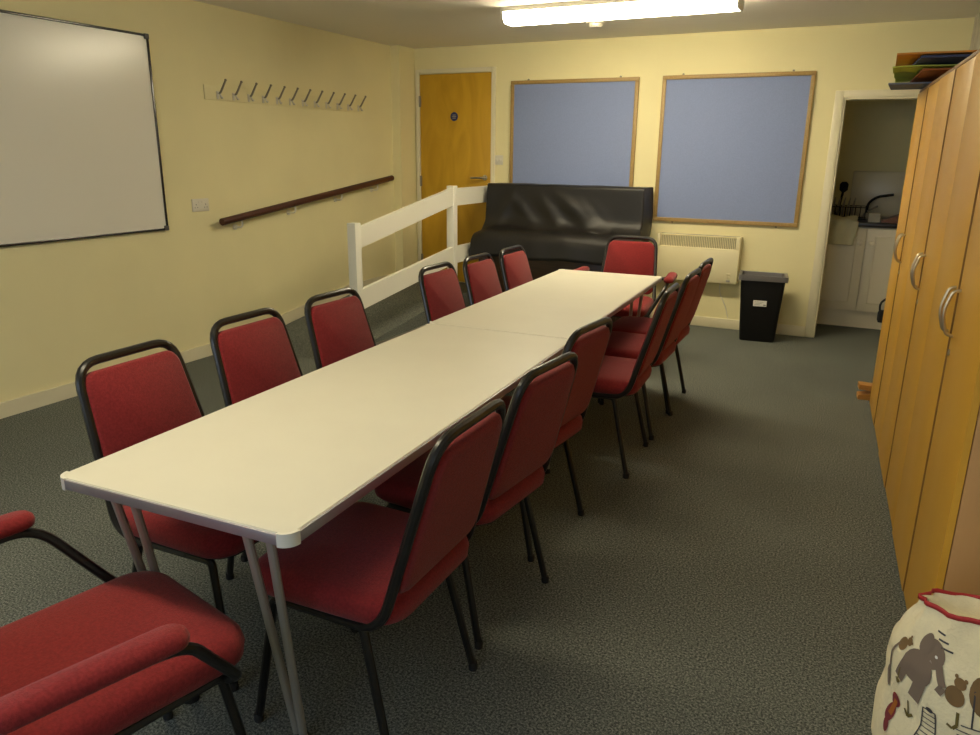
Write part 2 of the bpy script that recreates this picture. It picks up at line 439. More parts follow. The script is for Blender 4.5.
# coat hooks
ck = thing('coat_hook_rail', 'cream painted rail with twelve metal coat hooks', 'coat rack', (XL, 4.91, 1.81))
link('backboard', B(0, 0.010, -0.915, 0.915, -0.048, 0.048, bev=0.003), m_wall, ck)
for i in range(12):
    y = -0.80 + 1.64*i/11
    bm = bmesh.new()
    tube(bm, [(0.030, y, -0.006), (0.046, y+0.001, 0.012), (0.092, y+0.004, 0.082)], [0.0075, 0.0075, 0.0065], 8)
    lathe(bm, [(0.005, 0), (0.009, 0.004), (0.009, 0.010), (0.004, 0.014)], 10, Matrix.Translation((0.088, y+0.004, 0.076)) @ Matrix.Rotation(0.58, 4, 'Y'))
    hk = link('hook', bm, m_hook, ck)
    bm = bmesh.new()
    box(bm, 0.010, 0.016, y-0.010, y+0.010, -0.040, 0.012, bev=0.002)
    tube(bm, fillet([(0.012, y, 0.0), (0.034, y, -0.004), (0.046, y, -0.034), (0.060, y, -0.030)], 0.012), 0.0065, 8)
    link('hook_base', bm, m_plas, hk)
# handrail
hr = thing('handrail', 'dark wooden handrail sloping up the left wall beside the ramp', 'handrail', (XL, 3.986, 0.944))
d = Vector((0, 2.176, 0.249))
bm = bmesh.new(); tube(bm, [(0.075, 0, 0), (0.075, d.y, d.z)], 0.026, 12)
link('rail', bm, m_rail, hr)
for t_ in (0.09, 0.36, 0.64, 0.89):
    p = d*t_
    bm = T(fillet([(0.0, p.y, p.z-0.075), (0.075, p.y, p.z-0.075), (0.075, p.y, p.z-0.020)], 0.03), 0.007, 8)
    lathe(bm, [(0.022, 0), (0.022, 0.006)], 14, Matrix.Translation((0, p.y, p.z-0.075)) @ Matrix.Rotation(PI/2, 4, 'Y'))
    link('bracket', bm, m_plas, hr)
# socket and switch
def plate(name, label, cat, loc, rz, wd, ht, kind):
    t = thing(name, label, cat, loc, rz)
    link('faceplate', B(-wd/2, wd/2, -0.009, 0, -ht/2, ht/2, bev=0.003), m_plas, t)
    for s in (-1, 1):
        if kind == 'socket':
            link('rocker_switch', B(s*0.014-0.007, s*0.014+0.007, -0.013, -0.009, 0.012, 0.030, bev=0.002), m_plas, t)
            bm = bmesh.new()
            for dx, dz, a, b_ in ((0, 0.004, 0.002, 0.004), (-0.011, -0.016, 0.0035, 0.002), (0.011, -0.016, 0.0035, 0.002)):
                box(bm, s*0.042+dx-a, s*0.042+dx+a, -0.0096, -0.0088, dz-b_, dz+b_)
            link('pin_slots', bm, m_rubber, t, smooth=False)
        else:
            link('rocker_switch', B(s*0.018-0.008, s*0.018+0.008, -0.014, -0.009, -0.013, 0.013, bev=0.002), m_plas, t)
plate('wall_socket', 'white double wall socket beside the whiteboard', 'socket', (XL, 3.873, 1.065), PI/2, 0.146, 0.086, 'socket')
plate('light_switch', 'small white double light switch right of the wooden door', 'switch', (-3.126, YB, 1.368), 0, 0.086, 0.086, 'switch')

# ------------------------------------------------------------------ white fence beside the ramp
fn = thing('ramp_fence', 'white painted post and rail fence along the edge of the ramp', 'fence', (FX+0.04, 0, 0))
for y, z0, zt in ((4.33, 0.0, 0.955), (5.74, 0.0, 1.160), (6.53, 0.0, 1.160)):
    link('post', B(-0.045, 0.025, y-0.035, y+0.035, z0, zt, bev=0.004), m_fence, fn)
def railp(y0, y1, zt0, zt1, h):
    bm = bmesh.new(); prism(bm, [(y0, zt0-h), (y1, zt1-h), (y1, zt1), (y0, zt0)], 'x', -0.012, 0.020)
    link('rail', bm, m_fence, fn, smooth=False)
railp(4.36, 5.71, 0.925, 1.145, 0.145); railp(5.77, 6.50, 1.140, 1.140, 0.145)
railp(4.36, 5.71, 0.485, 0.648, 0.145); railp(5.77, 6.50, 0.648, 0.648, 0.145)

# ------------------------------------------------------------------ notice boards
def notice(label, x0, x1, z0, z1):
    t = thing('notice_board', label, 'notice board', ((x0+x1)/2, YB, (z0+z1)/2), group='blue notice boards on the end wall')
    a, h = (x1-x0)/2, (z1-z0)/2; f = 0.032
    link('felt_panel', B(-a+0.01, a-0.01, -0.014, -0.001, -h+0.01, h-0.01), m_blue, t, smooth=False)
    for q in ((-a, a, h-f, h), (-a, a, -h, -h+f), (-a, -a+f, -h+f, h-f), (a-f, a, -h+f, h-f)):
        link('frame', B(q[0], q[1], -0.026, 0, q[2], q[3], bev=0.004), m_oak, t)
    for s in (-0.72, 0.72):
        for zz in (h+0.006, -h-0.004):
            link('fixing', lathe(bmesh.new(), [(0.009, 0), (0.009, 0.008), (0.004, 0.012)], 10, Matrix.Translation((s*a, 0, zz)) @ Matrix.Rotation(PI/2, 4, 'X')), m_hook, t)
notice('blue felt notice board in oak frame beside the door, above the covered piano', -3.007, -1.830, 0.880, 2.056)
notice('blue felt notice board in oak frame above the cream wall heater', -1.632, -0.462, 0.884, 2.058)

# ------------------------------------------------------------------ wall heater
ht = thing('wall_heater', 'cream electric convector heater on the end wall below a notice board', 'heater', (0, YB, 0))
x0, x1, z0, z1, hd = -1.565, -0.875, 0.400, 0.785, 0.105
bm = bmesh.new()
box(bm, x0, x1, -hd, 0, z0, z1-0.10, bev=0.008)
link('casing', bm, m_heat, ht)
bm = bmesh.new()
prism(bm, [(-hd+0.03, z1-0.101), (0, z1-0.101), (0, z1), (-hd+0.045, z1)], 'x', x0+0.015, x1-0.015)
link('grille_back', bm, m_grille, ht, smooth=False)
bm = bmesh.new()
for xx in (x0, x1-0.03): box(bm, xx, xx+0.03, -hd, 0, z1-0.105, z1, bev=0.006)
box(bm, x0, x1, -hd+0.03, 0, z1-0.012, z1, bev=0.003)
link('grille_surround', bm, m_heat, ht)
n = 44
for i in range(n):
    xx = x0+0.035+(x1-x0-0.07)*i/(n-1)
    if i == 0: sl = link('grille_fin', B(-0.0035, 0.0035, -hd+0.018, -hd+0.034, z1-0.100, z1-0.012), m_heat, ht, smooth=False); sl.location.x = xx
    else:
        c = sl.copy(); COL.objects.link(c); c.location.x = xx
for zz in (0.425, 0.455, 0.48):
    link('control_knob', B(x1-0.085, x1-0.055, -hd-0.008, -hd, zz-0.007, zz+0.007, bev=0.002), m_plasg if zz < 0.44 else m_heat, ht)
link('power_cable', T(fillet([(-1.02, -0.02, 0.41), (-1.02, -0.012, 0.30), (-0.96, -0.012, 0.20), (-0.93, -0.012, 0.09)], 0.06), 0.004, 6), m_plas, ht)

# ------------------------------------------------------------------ waste bin
bn = thing('waste_bin', 'tall black plastic waste bin with grey liner beside the kitchen doorway', 'bin', (-0.652, 6.29, 0), 0.12)
bm = bmesh.new()
def rr3(hx, hy, r, z): return [(x, y, z) for x, y in rrect(hx, hy, r, 4)]
def loft(bm, rings, cap0=True, cap1=True):
    R = [[bm.verts.new(p) for p in rg] for rg in rings]; n = len(R[0])
    for a, b in zip(R, R[1:]):
        for k in range(n): bm.faces.new((a[k], a[(k+1) % n], b[(k+1) % n], b[k]))
    if cap0: bm.faces.new(list(reversed(R[0])))
    if cap1: bm.faces.new(R[-1])
    return bm
loft(bm, [rr3(0.130, 0.090, 0.025, 0.0), rr3(0.134, 0.094, 0.025, 0.012), rr3(0.166, 0.118, 0.028, 0.49), rr3(0.176, 0.128, 0.03, 0.495), rr3(0.178, 0.130, 0.03, 0.52),
          rr3(0.165, 0.117, 0.026, 0.52), rr3(0.13, 0.09, 0.025, 0.05)])
link('body', bm, m_bin, bn)
bm = bmesh.new()
def liner(hx, hy, z, amp, ph):
    return [(x*(1+amp*math.sin(9*math.atan2(y, x)+ph)), y*(1+amp*math.sin(7*math.atan2(y, x)+ph)), z+amp*0.35*math.sin(5*math.atan2(y, x)+ph)) for x, y in rrect(hx, hy, 0.03, 6)]
loft(bm, [liner(0.180, 0.133, 0.488, 0.02, 0), liner(0.184, 0.137, 0.51, 0.015, 1), liner(0.182, 0.135, 0.532, 0.02, 0.4), liner(0.160, 0.112, 0.530, 0.01, 0.3), liner(0.14, 0.095, 0.36, 0.02, 1.2)], cap0=False)
link('liner', bm, m_liner, bn)
st = link('sticker', B(-0.055, 0.045, -0.118, -0.1105, 0.29, 0.335), m_paper, bn, smooth=False)
st.rotation_euler.x = 0.0
bm = bmesh.new()
for i in range(3): box(bm, -0.045, 0.02-0.012*i, -0.1186, -0.1178, 0.324-0.011*i, 0.327-0.011*i)
box(bm, 0.022, 0.040, -0.1186, -0.1178, 0.295, 0.306)
link('sticker_print', bm, m_print, st, smooth=False)

# ------------------------------------------------------------------ piano and its cover
PX0, PX1 = -3.055, -1.665
pn = thing('upright_piano', 'brown wooden upright piano under a black cover against the end wall', 'piano', ((PX0+PX1)/2, YB, 0))
hp = (PX1-PX0)/2
link('upper_case', B(-hp, hp, -0.32, -0.045, 0.62, 1.145, bev=0.008), m_piano, pn)
link('key_bed', B(-hp, hp, -0.60, -0.32, 0.60, 0.735, bev=0.012), m_piano, pn)
link('lower_panel', B(-hp, hp, -0.30, -0.03, 0.06, 0.62, bev=0.006), m_piano, pn)
link('plinth', B(-hp-0.01, hp+0.01, -0.36, -0.03, 0.03, 0.12, bev=0.006), m_piano, pn)
for s in (-1, 1):
    link('leg', B(s*(hp-0.05)-0.035, s*(hp-0.05)+0.035, -0.585, -0.515, 0.03, 0.60, bev=0.008), m_piano, pn)
    for yy in (-0.55, -0.10):
        link('castor', lathe(bmesh.new(), [(0.028, -0.012), (0.030, 0), (0.028, 0.012)], 16, Matrix.Translation((s*(hp-0.05), yy, 0.030)) @ Matrix.Rotation(PI/2, 4, 'Y')), m_brass, pn)
for s in (-1, 1):
    link('pedal', B(s*0.06-0.02, s*0.06+0.02, -0.46, -0.36, 0.06, 0.075, bev=0.005), m_brass, pn)
def cover():
    bm = bmesh.new(); NX = 96
    prof = fillet([(0, -0.036, 1.10), (0, -0.038, 1.162), (0, -0.335, 1.168), (0, -0.36, 0.80), (0, -0.64, 0.772), (0, -0.655, 0.56)], [0, 0.02, 0.03, 0.12, 0.10, 0], 6)
    dense = []
    for a, b in zip(prof, prof[1:]):
        k = max(1, int((b-a).length/0.025))
        for i in range(k): dense.append(a.lerp(b, i/k))
    dense.append(prof[-1])
    grid = []
    for iy, p in enumerate(dense):
        row = []
        for ix in range(NX+1):
            u = ix/NX; x = -hp-0.02+u*(2*hp+0.04)
            y, z = p.y, p.z
            # broad diagonal folds on the upright face
            fz = max(0.0, min(1.0, (1.13-z)/0.15)) * max(0.0, min(1.0, (z-0.74)/0.05)) if -0.45 < y < -0.30 else 0.0
            s1 = 0.0
            for (xc, zc, sl, wd, am) in ((-0.38, 0.98, -0.9, 0.060, 0.020), (-0.12, 0.98, -0.8, 0.075, 0.026), (0.12, 0.98, -1.15, 0.10, 0.034), (0.40, 0.86, -0.9, 0.07, 0.026), (-0.55, 0.90, 0.5, 0.04, 0.014), (0.30, 0.98, -0.9, 0.05, -0.02)):
                dd = (x-xc) + sl*-1*(zc-z)*-1
                dd = (x-xc) - (zc-z)*(-sl)
                s1 += am*math.exp(-(dd/wd)**2)
            y -= fz*s1
            if y < -0.42:
                z += 0.010*noise.noise(Vector((x*5, y*6, 1.0))) + 0.006*math.sin(x*9)
                y += 0.012*noise.noise(Vector((x*4, z*3, 7.0)))
            z += 0.004*noise.noise(Vector((x*6, p.y*9, 4.0)))
            # left end bellies out over the keys
            if p.y < -0.40: x += 0.012*(abs(2*u-1)**6)*(-1 if u < 0.5 else 1); z -= 0.035*max(0.0, 1-u*9)**2
            row.append(bm.verts.new((x, y, z)))
        grid.append(row)
    for a, b in zip(grid, grid[1:]):
        for i in range(NX): bm.faces.new((a[i], a[i+1], b[i+1], b[i]))
    # side flaps hang from the profile edge
    for ix in (0, NX):
        edge = [g[ix] for g in grid]; prev = edge
        for k in range(1, 6):
            cur = []
            for v in edge:
                zb = 0.66 if v.co.y > -0.42 else 0.60
                zz = v.co.z + (min(zb, v.co.z-0.004) - v.co.z)*k/5
                cur.append(bm.verts.new((v.co.x + (0.012*math.sin(v.co.y*14+k) if k else 0)*(1 if ix else -1), v.co.y, zz)))
            for i in range(len(edge)-1): bm.faces.new((prev[i], prev[i+1], cur[i+1], cur[i]))
            prev = cur
    return bm
cv = link('piano_cover', cover(), m_vinyl, angle=60)
cv.location = pn.location
md = cv.modifiers.new('thickness', 'SOLIDIFY'); md.thickness = 0.003; md.offset = 1
tag(cv, 'creased black vinyl cover draped over the upright piano', 'cover')

# ------------------------------------------------------------------ tables
TZ, TW, TL = 0.698, 0.677, 1.83
def make_table(label, loc, rz):
    t = thing('folding_table', label, 'table', loc, rz, 'two folding tables set end to end')
    hx, hy = TW/2, TL/2
    bm = bmesh.new(); loft(bm, [[(x, y, z) for x, y in rrect(hx-i, hy-i, 0.022)] for i, z in ((0.003, TZ-0.026), (0.003, TZ-0.004), (0.006, TZ))])
    link('top', bm, m_top, t)
    for s in (-1, 1):
        link('edge_strip', B(*sorted((s*(hx-0.006), s*(hx+0.001))), -hy+0.03, hy-0.03, TZ-0.027, TZ-0.003, bev=0.001), m_alu, t)
        link('edge_strip', B(-hx+0.03, hx-0.03, *sorted((s*(hy-0.006), s*(hy+0.001))), TZ-0.027, TZ-0.003, bev=0.001), m_alu, t)
    for sx in (-1, 1):
        for sy in (-1, 1):
            bm = bmesh.new()
            arc = [(sx*(hx-0.032+0.034*math.sin(a)), sy*(hy-0.032+0.034*math.cos(a))) for a in [k/8*PI/2 for k in range(9)]]
            inn = [(sx*(hx-0.032+0.026*math.sin(a)), sy*(hy-0.032+0.026*math.cos(a))) for a in [k/8*PI/2 for k in range(9)]]
            prism(bm, arc+inn[::-1], 'z', TZ-0.030, TZ+0.0005)
            link('corner_cap', bm, m_cap, t)
    link('underside_frame', B(-hx+0.06, hx-0.06, -hy+0.05, hy-0.05, TZ-0.04, TZ-0.0285), m_alu, t, smooth=False)
    for sy in (-1, 1):
        for sx in (-1, 1):
            ft = (sx*(hx-0.155), sy*(hy-(0.175 if sy < 0 else 0.125)), 0.012)
            bm = bmesh.new()
            tube(bm, [(sx*(hx-0.105), sy*(hy-(0.060 if sy < 0 else 0.045)), TZ-0.035), (ft[0]+sx*0.008, ft[1], ft[2])], 0.0105, 10)
            tube(bm, [(sx*(hx-0.172), sy*(hy-(0.060 if sy < 0 else 0.045)), TZ-0.035), (ft[0]-sx*0.008, ft[1], ft[2])], 0.0105, 10)
            lg = link('leg', bm, m_chrome, t)
            link('foot', lathe(bmesh.new(), [(0.022, 0.0), (0.022, 0.012), (0.016, 0.03)], 12, Matrix.Translation((ft[0], ft[1], 0))), m_rubber, lg)
    return t
make_table('cream topped folding table nearest the camera, aluminium edged', (-1.3113, 1.9327, 0), 0.0359)
make_table('cream topped folding table at the far end, touching the armchair by the piano', (-1.3897, 3.7650, 0), 0.0360)

# ------------------------------------------------------------------ chairs
def make_chair(name, label, arms=False):
    t = thing(name, label, 'chair')
    bm = pad(rrect(0.224, 0.218, 0.080, 6, 0.05), [(0.012, 0.388), (0.0, 0.400), (-0.003, 0.425), (0.002, 0.445), (0.016, 0.457), (0.035, 0.462)], dome=0.012, rings=4)
    if arms:
        for v in bm.verts:
            if v.co.y < 0: v.co.y *= 1.22
    st = link('seat', bm, m_red, t, angle=60)
    bmb = bmesh.new(); loft(bmb, [[(x, y, z) for x, y in rrect(0.200, 0.200, 0.07, 5, 0.06)] for z in (0.380, 0.392)])
    link('seat_board', bmb, m_board, st)
    bk = 0.05 if arms else 0.0                                                 # the armchairs are deeper
    P0, P1 = Vector((0, -0.185-bk, 0.400)), Vector((0, -0.312-bk, 0.855))          # line of the back, seat to top bar
    w0, w1 = 0.208, 0.170                                                      # half width there
    lean = math.atan2(P0.y-P1.y, P1.z-P0.z); Lb = (P1-P0).length
    c = P0.lerp(P1, 0.545); hh_ = 0.186
    mtx = Matrix.Translation(c) @ Matrix.Rotation(lean, 4, 'X') @ Matrix.Rotation(PI/2, 4, 'X')
    pf = [(0.008, -0.019), (0.0, -0.013), (0.0, 0.008), (0.008, 0.017), (0.03, 0.021)]
    ol = []
    for x, y in rrect(0.20, hh_, 0.048, 6):
        f = 0.545 + y/Lb; wd = (w0+(w1-w0)*f) - 0.008
        ol.append((x/0.20*wd, y))
    link('backrest', pad(ol, pf, dome=0.004, rings=4, mtx=mtx), m_red, t, angle=60)
    full = [(-0.190, 0.06, 0.372), (-w0, P0.y+0.005, 0.385), (-w1, P1.y, P1.z), (w1, P1.y, P1.z), (w0, P0.y+0.005, 0.385), (0.190, 0.06, 0.372)]
    link('back_frame', T(fillet(full, [0, 0.07, 0.072, 0.072, 0.07, 0], 6), 0.0130, 10), m_black, t)
    for s in (-1, 1):
        link('seat_rail', T([(s*0.190, -0.085, 0.370), (s*0.190, 0.11, 0.370)], 0.0115, 10), m_black, t)
        for yr, yf in ((-0.085, -0.205), (0.11, 0.205)):
            sg = 1 if yf > 0 else -1
            lp = fillet([(s*0.190, yr, 0.370), (s*0.190, yr+sg*0.035, 0.370), (s*0.214, yf, 0.010)], 0.05, 6)
            lg = link('leg', T(lp, 0.0115, 10), m_black, t)
            link('foot_cap', lathe(bmesh.new(), [(0.0120, 0.0), (0.0132, 0.002), (0.0132, 0.020), (0.0115, 0.024)], 10, Matrix.Translation((s*0.214, yf, 0))), m_rubber, lg)
    for y in (-0.05, 0.08):
        link('cross_bar', T([(-0.190, y, 0.370), (0.190, y, 0.370)], 0.009, 8), m_black, t)
    if arms:
        for s in (-1, 1):
            p_ = fillet([(s*0.200, -0.285, 0.575), (s*0.305, -0.30, 0.594), (s*0.332, 0.01, 0.594), (s*0.232, 0.160, 0.385), (s*0.200, 0.155, 0.365)], [0, 0.05, 0.06, 0.02, 0], 6)
            ar = link('arm', T(p_, 0.0115, 10), m_black, t)
            bm = pad(rrect(0.034, 0.160, 0.033, 6), [(0.010, 0.0), (0.002, 0.006), (0.0, 0.016), (0.003, 0.026), (0.012, 0.034)], dome=0.006, rings=3,
                     mtx=Matrix.Translation((s*0.326, -0.145, 0.602)) @ Matrix.Rotation(-s*0.06, 4, 'Z'))
            link('arm_pad', bm, m_red, ar, angle=60)
    return t

proto = make_chair('stacking_chair', '')
LFT = 'red stacking chairs along the wall side of the table'; RGT = 'red stacking chairs along the cupboard side of the table'
# (x, y, heading of the chair's front, label)
rows = [
    (-1.605, 1.475, -PI/2+0.03, 'red padded stacking chair on whiteboard side, nearest the camera', LFT),
    (-1.656, 2.014, -PI/2+0.02, 'red padded stacking chair on whiteboard side, second from the camera', LFT),
    (-1.655, 2.508, -PI/2, 'red padded stacking chair on whiteboard side, third from the camera, before the gap', LFT),
    (-1.680, 3.425, -PI/2, 'red padded stacking chair in front of the white fence post, after the gap', LFT),
    (-1.665, 3.875, -PI/2, 'red padded stacking chair on fence side, second from the far table end', LFT),
    (-1.655, 4.330, -PI/2, 'red padded stacking chair on fence side, nearest the covered piano', LFT),
    (-1.045, 1.425, PI/2+0.01, 'red stacking chair on cupboard side, nearest the camera, its whole seat showing', RGT),
    (-1.055, 1.970, PI/2-0.10, 'red stacking chair on cupboard side, second from the camera, seen from behind', RGT),
    (-1.112, 2.505, PI/2-0.10, 'red stacking chair on cupboard side, third from the camera, before the gap', RGT),
    (-1.040, 3.345, PI/2+0.05, 'red stacking chair on cupboard side with its near seat edge exposed by the gap', RGT),
    (-1.050, 3.890, PI/2, 'red stacking chair on cupboard side, second from the far end', RGT),
    (-1.070, 4.345, PI/2, 'red stacking chair on cupboard side, farthest from the camera, before the heater', RGT),
]
for i, (x, y, a, lb, g) in enumerate(rows):
    o = proto if i == 0 else copy_tree(proto)
    o.location = (x, y, 0); o.rotation_euler = (0, 0, a); o['label'] = lb; o['group'] = g
arm = make_chair('armchair', 'red padded armchair in the left foreground at the near table end', True)
arm.location = (-1.306, 0.860, 0); arm.rotation_euler = (0, 0, -0.23)
arm['group'] = 'red armchairs at the table ends'
arm2 = copy_tree(arm); arm2.location = (-1.455, 5.01, 0); arm2.rotation_euler = (0, 0, PI+0.06)
arm2['label'] = 'red padded armchair at the far table end in front of the piano'

# ------------------------------------------------------------------ cupboards (local x runs towards the camera, y into the wall)
CH = 1.77
def cup_at(s): p = CA + CU*s; return (p.x, p.y, 0)
def make_cupboard(s0, s1, label, last=False):
    wd = s1-s0
    t = thing('cupboard', label, 'cupboard', cup_at(s0), CROT, 'tall beech cupboards along the right wall')
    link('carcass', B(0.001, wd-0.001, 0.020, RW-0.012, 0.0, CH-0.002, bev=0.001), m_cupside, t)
    link('top_panel', B(0.0, wd, 0.0, RW-0.01, CH-0.004, CH+0.010, bev=0.001), m_cupedge, t)
    link('closing_strip', B(wd/2-0.012, wd/2+0.012, 0.015, 0.0195, 0.03, CH-0.01), m_gap, t, smooth=False)
    for k in (0, 1):
        a, b_ = (0.002, wd/2-0.004) if k == 0 else (wd/2+0.004, wd-0.002)
        pr = -0.005 if k == 0 else -0.001          # the far leaf sits a little proud
        dr = link('door', B(a, b_, pr, 0.018, 0.012, CH-0.007, bev=0.001), m_cup, t)
        link('edge_band', B(b_-0.0005, b_+0.0012, pr+0.0002, 0.017, 0.013, CH-0.008), m_cupedge if k == 0 else m_cup, dr, smooth=False)
        hx = wd/2 + (-0.035 if k == 0 else 0.035)
        bm = T(fillet([(hx, 0.0, 1.055), (hx, -0.022, 1.050), (hx, -0.040, 0.985), (hx, -0.022, 0.920), (hx, 0.0, 0.915)], [0, 0.02, 0.06, 0.02, 0], 6), 0.0052, 8)
        link('handle', bm, m_handle, dr)
        if k == 1:
            link('lock', lathe(bmesh.new(), [(0.010, 0), (0.010, 0.004), (0.004, 0.005)], 14, Matrix.Translation((hx-0.01, 0.0, 0.862)) @ Matrix.Rotation(PI/2, 4, 'X')), m_steel, dr)
    return t
make_cupboard(0.0, 0.885, 'tall beech double-door cupboard nearest the kitchen doorway')
make_cupboard(0.886, 1.775, 'tall beech double-door cupboard, middle of the three')
make_cupboard(1.776, 2.69, 'tall beech double-door cupboard nearest the camera, behind the printed bag')

# ------------------------------------------------------------------ coloured cards stacked on the far cupboard
def card(label, m, cx, cy, z, wx, wy, rz, th=0.006, tilt=(0, 0), wav=0.0):
    bm = bmesh.new(); N = 10
    g = {}
    for zz in (0, th):
        for i in range(N+1):
            for j in range(N+1):
                x = -wx/2+wx*i/N; y = -wy/2+wy*j/N
                dz = wav*math.sin(j*1.7+i*0.4)*max(0, 1-i/N*1.6)
                g[zz, i, j] = bm.verts.new((x, y, zz+dz))
    for i in range(N):
        for j in range(N):
            for zz in (0, th):
                bm.faces.new((g[zz, i, j], g[zz, i+1, j], g[zz, i+1, j+1], g[zz, i, j+1]))
    for i in range(N):
        for e in (0, N):
            bm.faces.new((g[0, i, e], g[0, i+1, e], g[th, i+1, e], g[th, i, e]))
            bm.faces.new((g[0, e, i], g[0, e, i+1], g[th, e, i+1], g[th, e, i]))
    o = link('foam_sheet', bm, m, angle=50)
    o.location = (cx, cy, z); o.rotation_euler = (tilt[0], tilt[1], rz)
    return tag(o, label, 'sheet', 'coloured sheets stacked on the far cupboard')
zb = CH+0.015
R0 = CROT+PI/2
card('slate blue sheet at the bottom of the stack on the far cupboard', m_f_bl, 0.215, 4.66, zb, 0.36, 0.36, R0-0.10, 0.008)
card('rust orange sheet second from the bottom of the stack on the cupboard', m_f_rd, 0.290, 4.52, zb+0.030, 0.30, 0.38, R0+0.06, 0.008, tilt=(-0.09, 0))
card('wavy lime green sheet in the middle of the stack on the cupboard', m_f_gr, 0.225, 4.53, zb+0.050, 0.36, 0.36, R0-0.12, 0.006, tilt=(-0.09, 0.0), wav=0.007)
card('navy blue sheet near the top of the stack on the cupboard', m_f_nv, 0.270, 4.42, zb+0.077, 0.30, 0.36, R0+0.08, 0.010, tilt=(-0.09, 0))
card('bright orange sheet on top of the stack on the cupboard', m_f_or, 0.235, 4.44, zb+0.098, 0.38, 0.36, R0-0.06, 0.008, tilt=(-0.085, 0), wav=0.002)

# wooden wedges on the floor by the far cupboard
bl = thing('wooden_block', 'small orange wooden block on the floor behind the far cupboard', 'block', (0.165, 4.985, 0), 0.1)
bm = bmesh.new(); prism(bm, [(-0.055, 0), (0.09, 0), (0.09, 0.05), (-0.055, 0.028)], 'y', -0.04, 0.04)
link('lower_wedge', bm, m_block, bl, smooth=False)
bm = bmesh.new(); prism(bm, [(-0.055, 0.062), (-0.055, 0.092), (0.09, 0.085), (0.09, 0.05)], 'y', -0.03, 0.05)
link('upper_wedge', bm, m_block, bl, smooth=False)

# black bag hanging behind the far cupboard
hb = thing('black_shoulder_bag', 'small black strap pouch hanging on the end of the far cupboard', 'bag', (0.170, 4.898, 0.50))
bm = bmesh.new(); loft(bm, [[(x, y, z) for x, y in rrect(a, 0.022, 0.015)] for a, z in ((0.014, 0.0), (0.020, 0.015), (0.020, 0.055), (0.014, 0.07))])
link('pouch', bm, m_rubber, hb)
link('strap', T(fillet([(-0.010, 0, 0.06), (-0.016, 0.003, 0.11), (0.022, 0.0, 0.150), (0.020, 0.0, 0.06)], 0.03), 0.006, 8), m_rubber, hb)

# ------------------------------------------------------------------ kitchen beyond the doorway
struct(link('wall_kitchen_back', B(-1.0, rwx(YB)+0.6, 7.72, 7.82, 0, ZC), m_wall, smooth=False))
struct(link('wall_kitchen_left', B(-0.75, -0.65, YB+0.12, 7.72, 0, ZC), m_wall, smooth=False))
struct(link('wall_kitchen_right', B(0.85, 0.95, YB+0.12, 7.72, 0, ZC), m_wall, smooth=False))
kc = thing('kitchen_cabinet', 'cream panelled double kitchen base cabinet seen through the doorway', 'cabinet', (0.0, 7.12, 0))
link('body', B(-0.648, 0.848, 0.02, 0.55, 0.14, 0.865), m_kit, kc, smooth=False)
link('plinth', B(-0.648, 0.848, 0.045, 0.5, 0.0, 0.14), m_kit, kc, smooth=False)
def kdoor(x0, x1, kx):
    d_ = link('door', B(x0, x1, 0.0, 0.02, 0.155, 0.86, bev=0.003), m_kit, kc)
    bm = bmesh.new()
    loft(bm, [[(x0+0.075-i, y, 0.155+0.075-i), (x1-0.075+i, y, 0.155+0.075-i), (x1-0.075+i, y, 0.86-0.075+i), (x0+0.075-i, y, 0.86-0.075+i)] for i, y in ((0.012, 0.002), (0.0, -0.009))])
    link('raised_panel', bm, m_kit, d_, smooth=False)
    link('knob', lathe(bmesh.new(), [(0.009, 0), (0.009, 0.012), (0.022, 0.020), (0.020, 0.032), (0.006, 0.036)], 14, Matrix.Translation((kx, 0.0, 0.735)) @ Matrix.Rotation(PI/2, 4, 'X')), m_kit, d_)
kdoor(-0.39, 0.042, 0.005); kdoor(0.048, 0.42, 0.085)
kdoor(0.426, 0.846, 0.81); kdoor(-0.646, -0.396, -0.43)
tag(link('worktop', B(-0.648, 0.848, 7.09, 7.718, 0.868, 0.905, bev=0.006), m_work), 'black worktop on the kitchen cabinet', 'worktop')
tag(link('splashback_board', B(-0.13, 0.60, 7.695, 7.718, 0.91, 1.31, bev=0.010), m_splash), 'white splashback panel standing behind the kitchen worktop', 'splashback')
# dish rack with crockery
rk = thing('dish_rack', 'cluttered dark wire dish rack on the kitchen worktop', 'dish rack', (-0.15, 7.40, 0.906))
bm = bmesh.new()
for z in (0.012, 0.11):
    tube(bm, [(-0.17, -0.13, z), (0.17, -0.13, z), (0.17, 0.13, z), (-0.17, 0.13, z), (-0.17, -0.13, z)], 0.004, 6)
for i in range(9):
    x = -0.16+0.04*i
    tube(bm, fillet([(x, -0.13, 0.11), (x, -0.12, 0.012), (x, 0.12, 0.012), (x, 0.13, 0.11)], 0.02, 3), 0.003, 6)
link('wire_frame', bm, m_rubber, rk)
for i in range(5):
    bm = lathe(bmesh.new(), [(0.02, 0), (0.05, 0.003), (0.085, 0.012), (0.083, 0.016), (0.04, 0.008)], 20, Matrix.Translation((-0.108+0.04*i, 0.0, 0.103)) @ Matrix.Rotation(PI/2+0.06, 4, 'Y'))
    o = tag(link('plate', bm, m_tin), 'plate standing %s in the kitchen dish rack' % ('leftmost', 'second from left', 'in the middle', 'second from right', 'rightmost')[i], 'plate', 'plates in the dish rack')
    o.location = (rk.location.x, rk.location.y, rk.location.z)
bt = thing('dish_brush', 'dark dish brush sticking up out of the dish rack', 'brush', (-0.22, 7.575, 0.907))
link('handle', T([(0, 0, 0), (0.03, 0, 0.24)], 0.010, 8), m_rubber, bt)
link('brush_head', lathe(bmesh.new(), [(0.012, 0.0), (0.034, 0.02), (0.036, 0.07), (0.02, 0.09)], 12, Matrix.Translation((0.03, 0, 0.22))), m_rubber, bt)
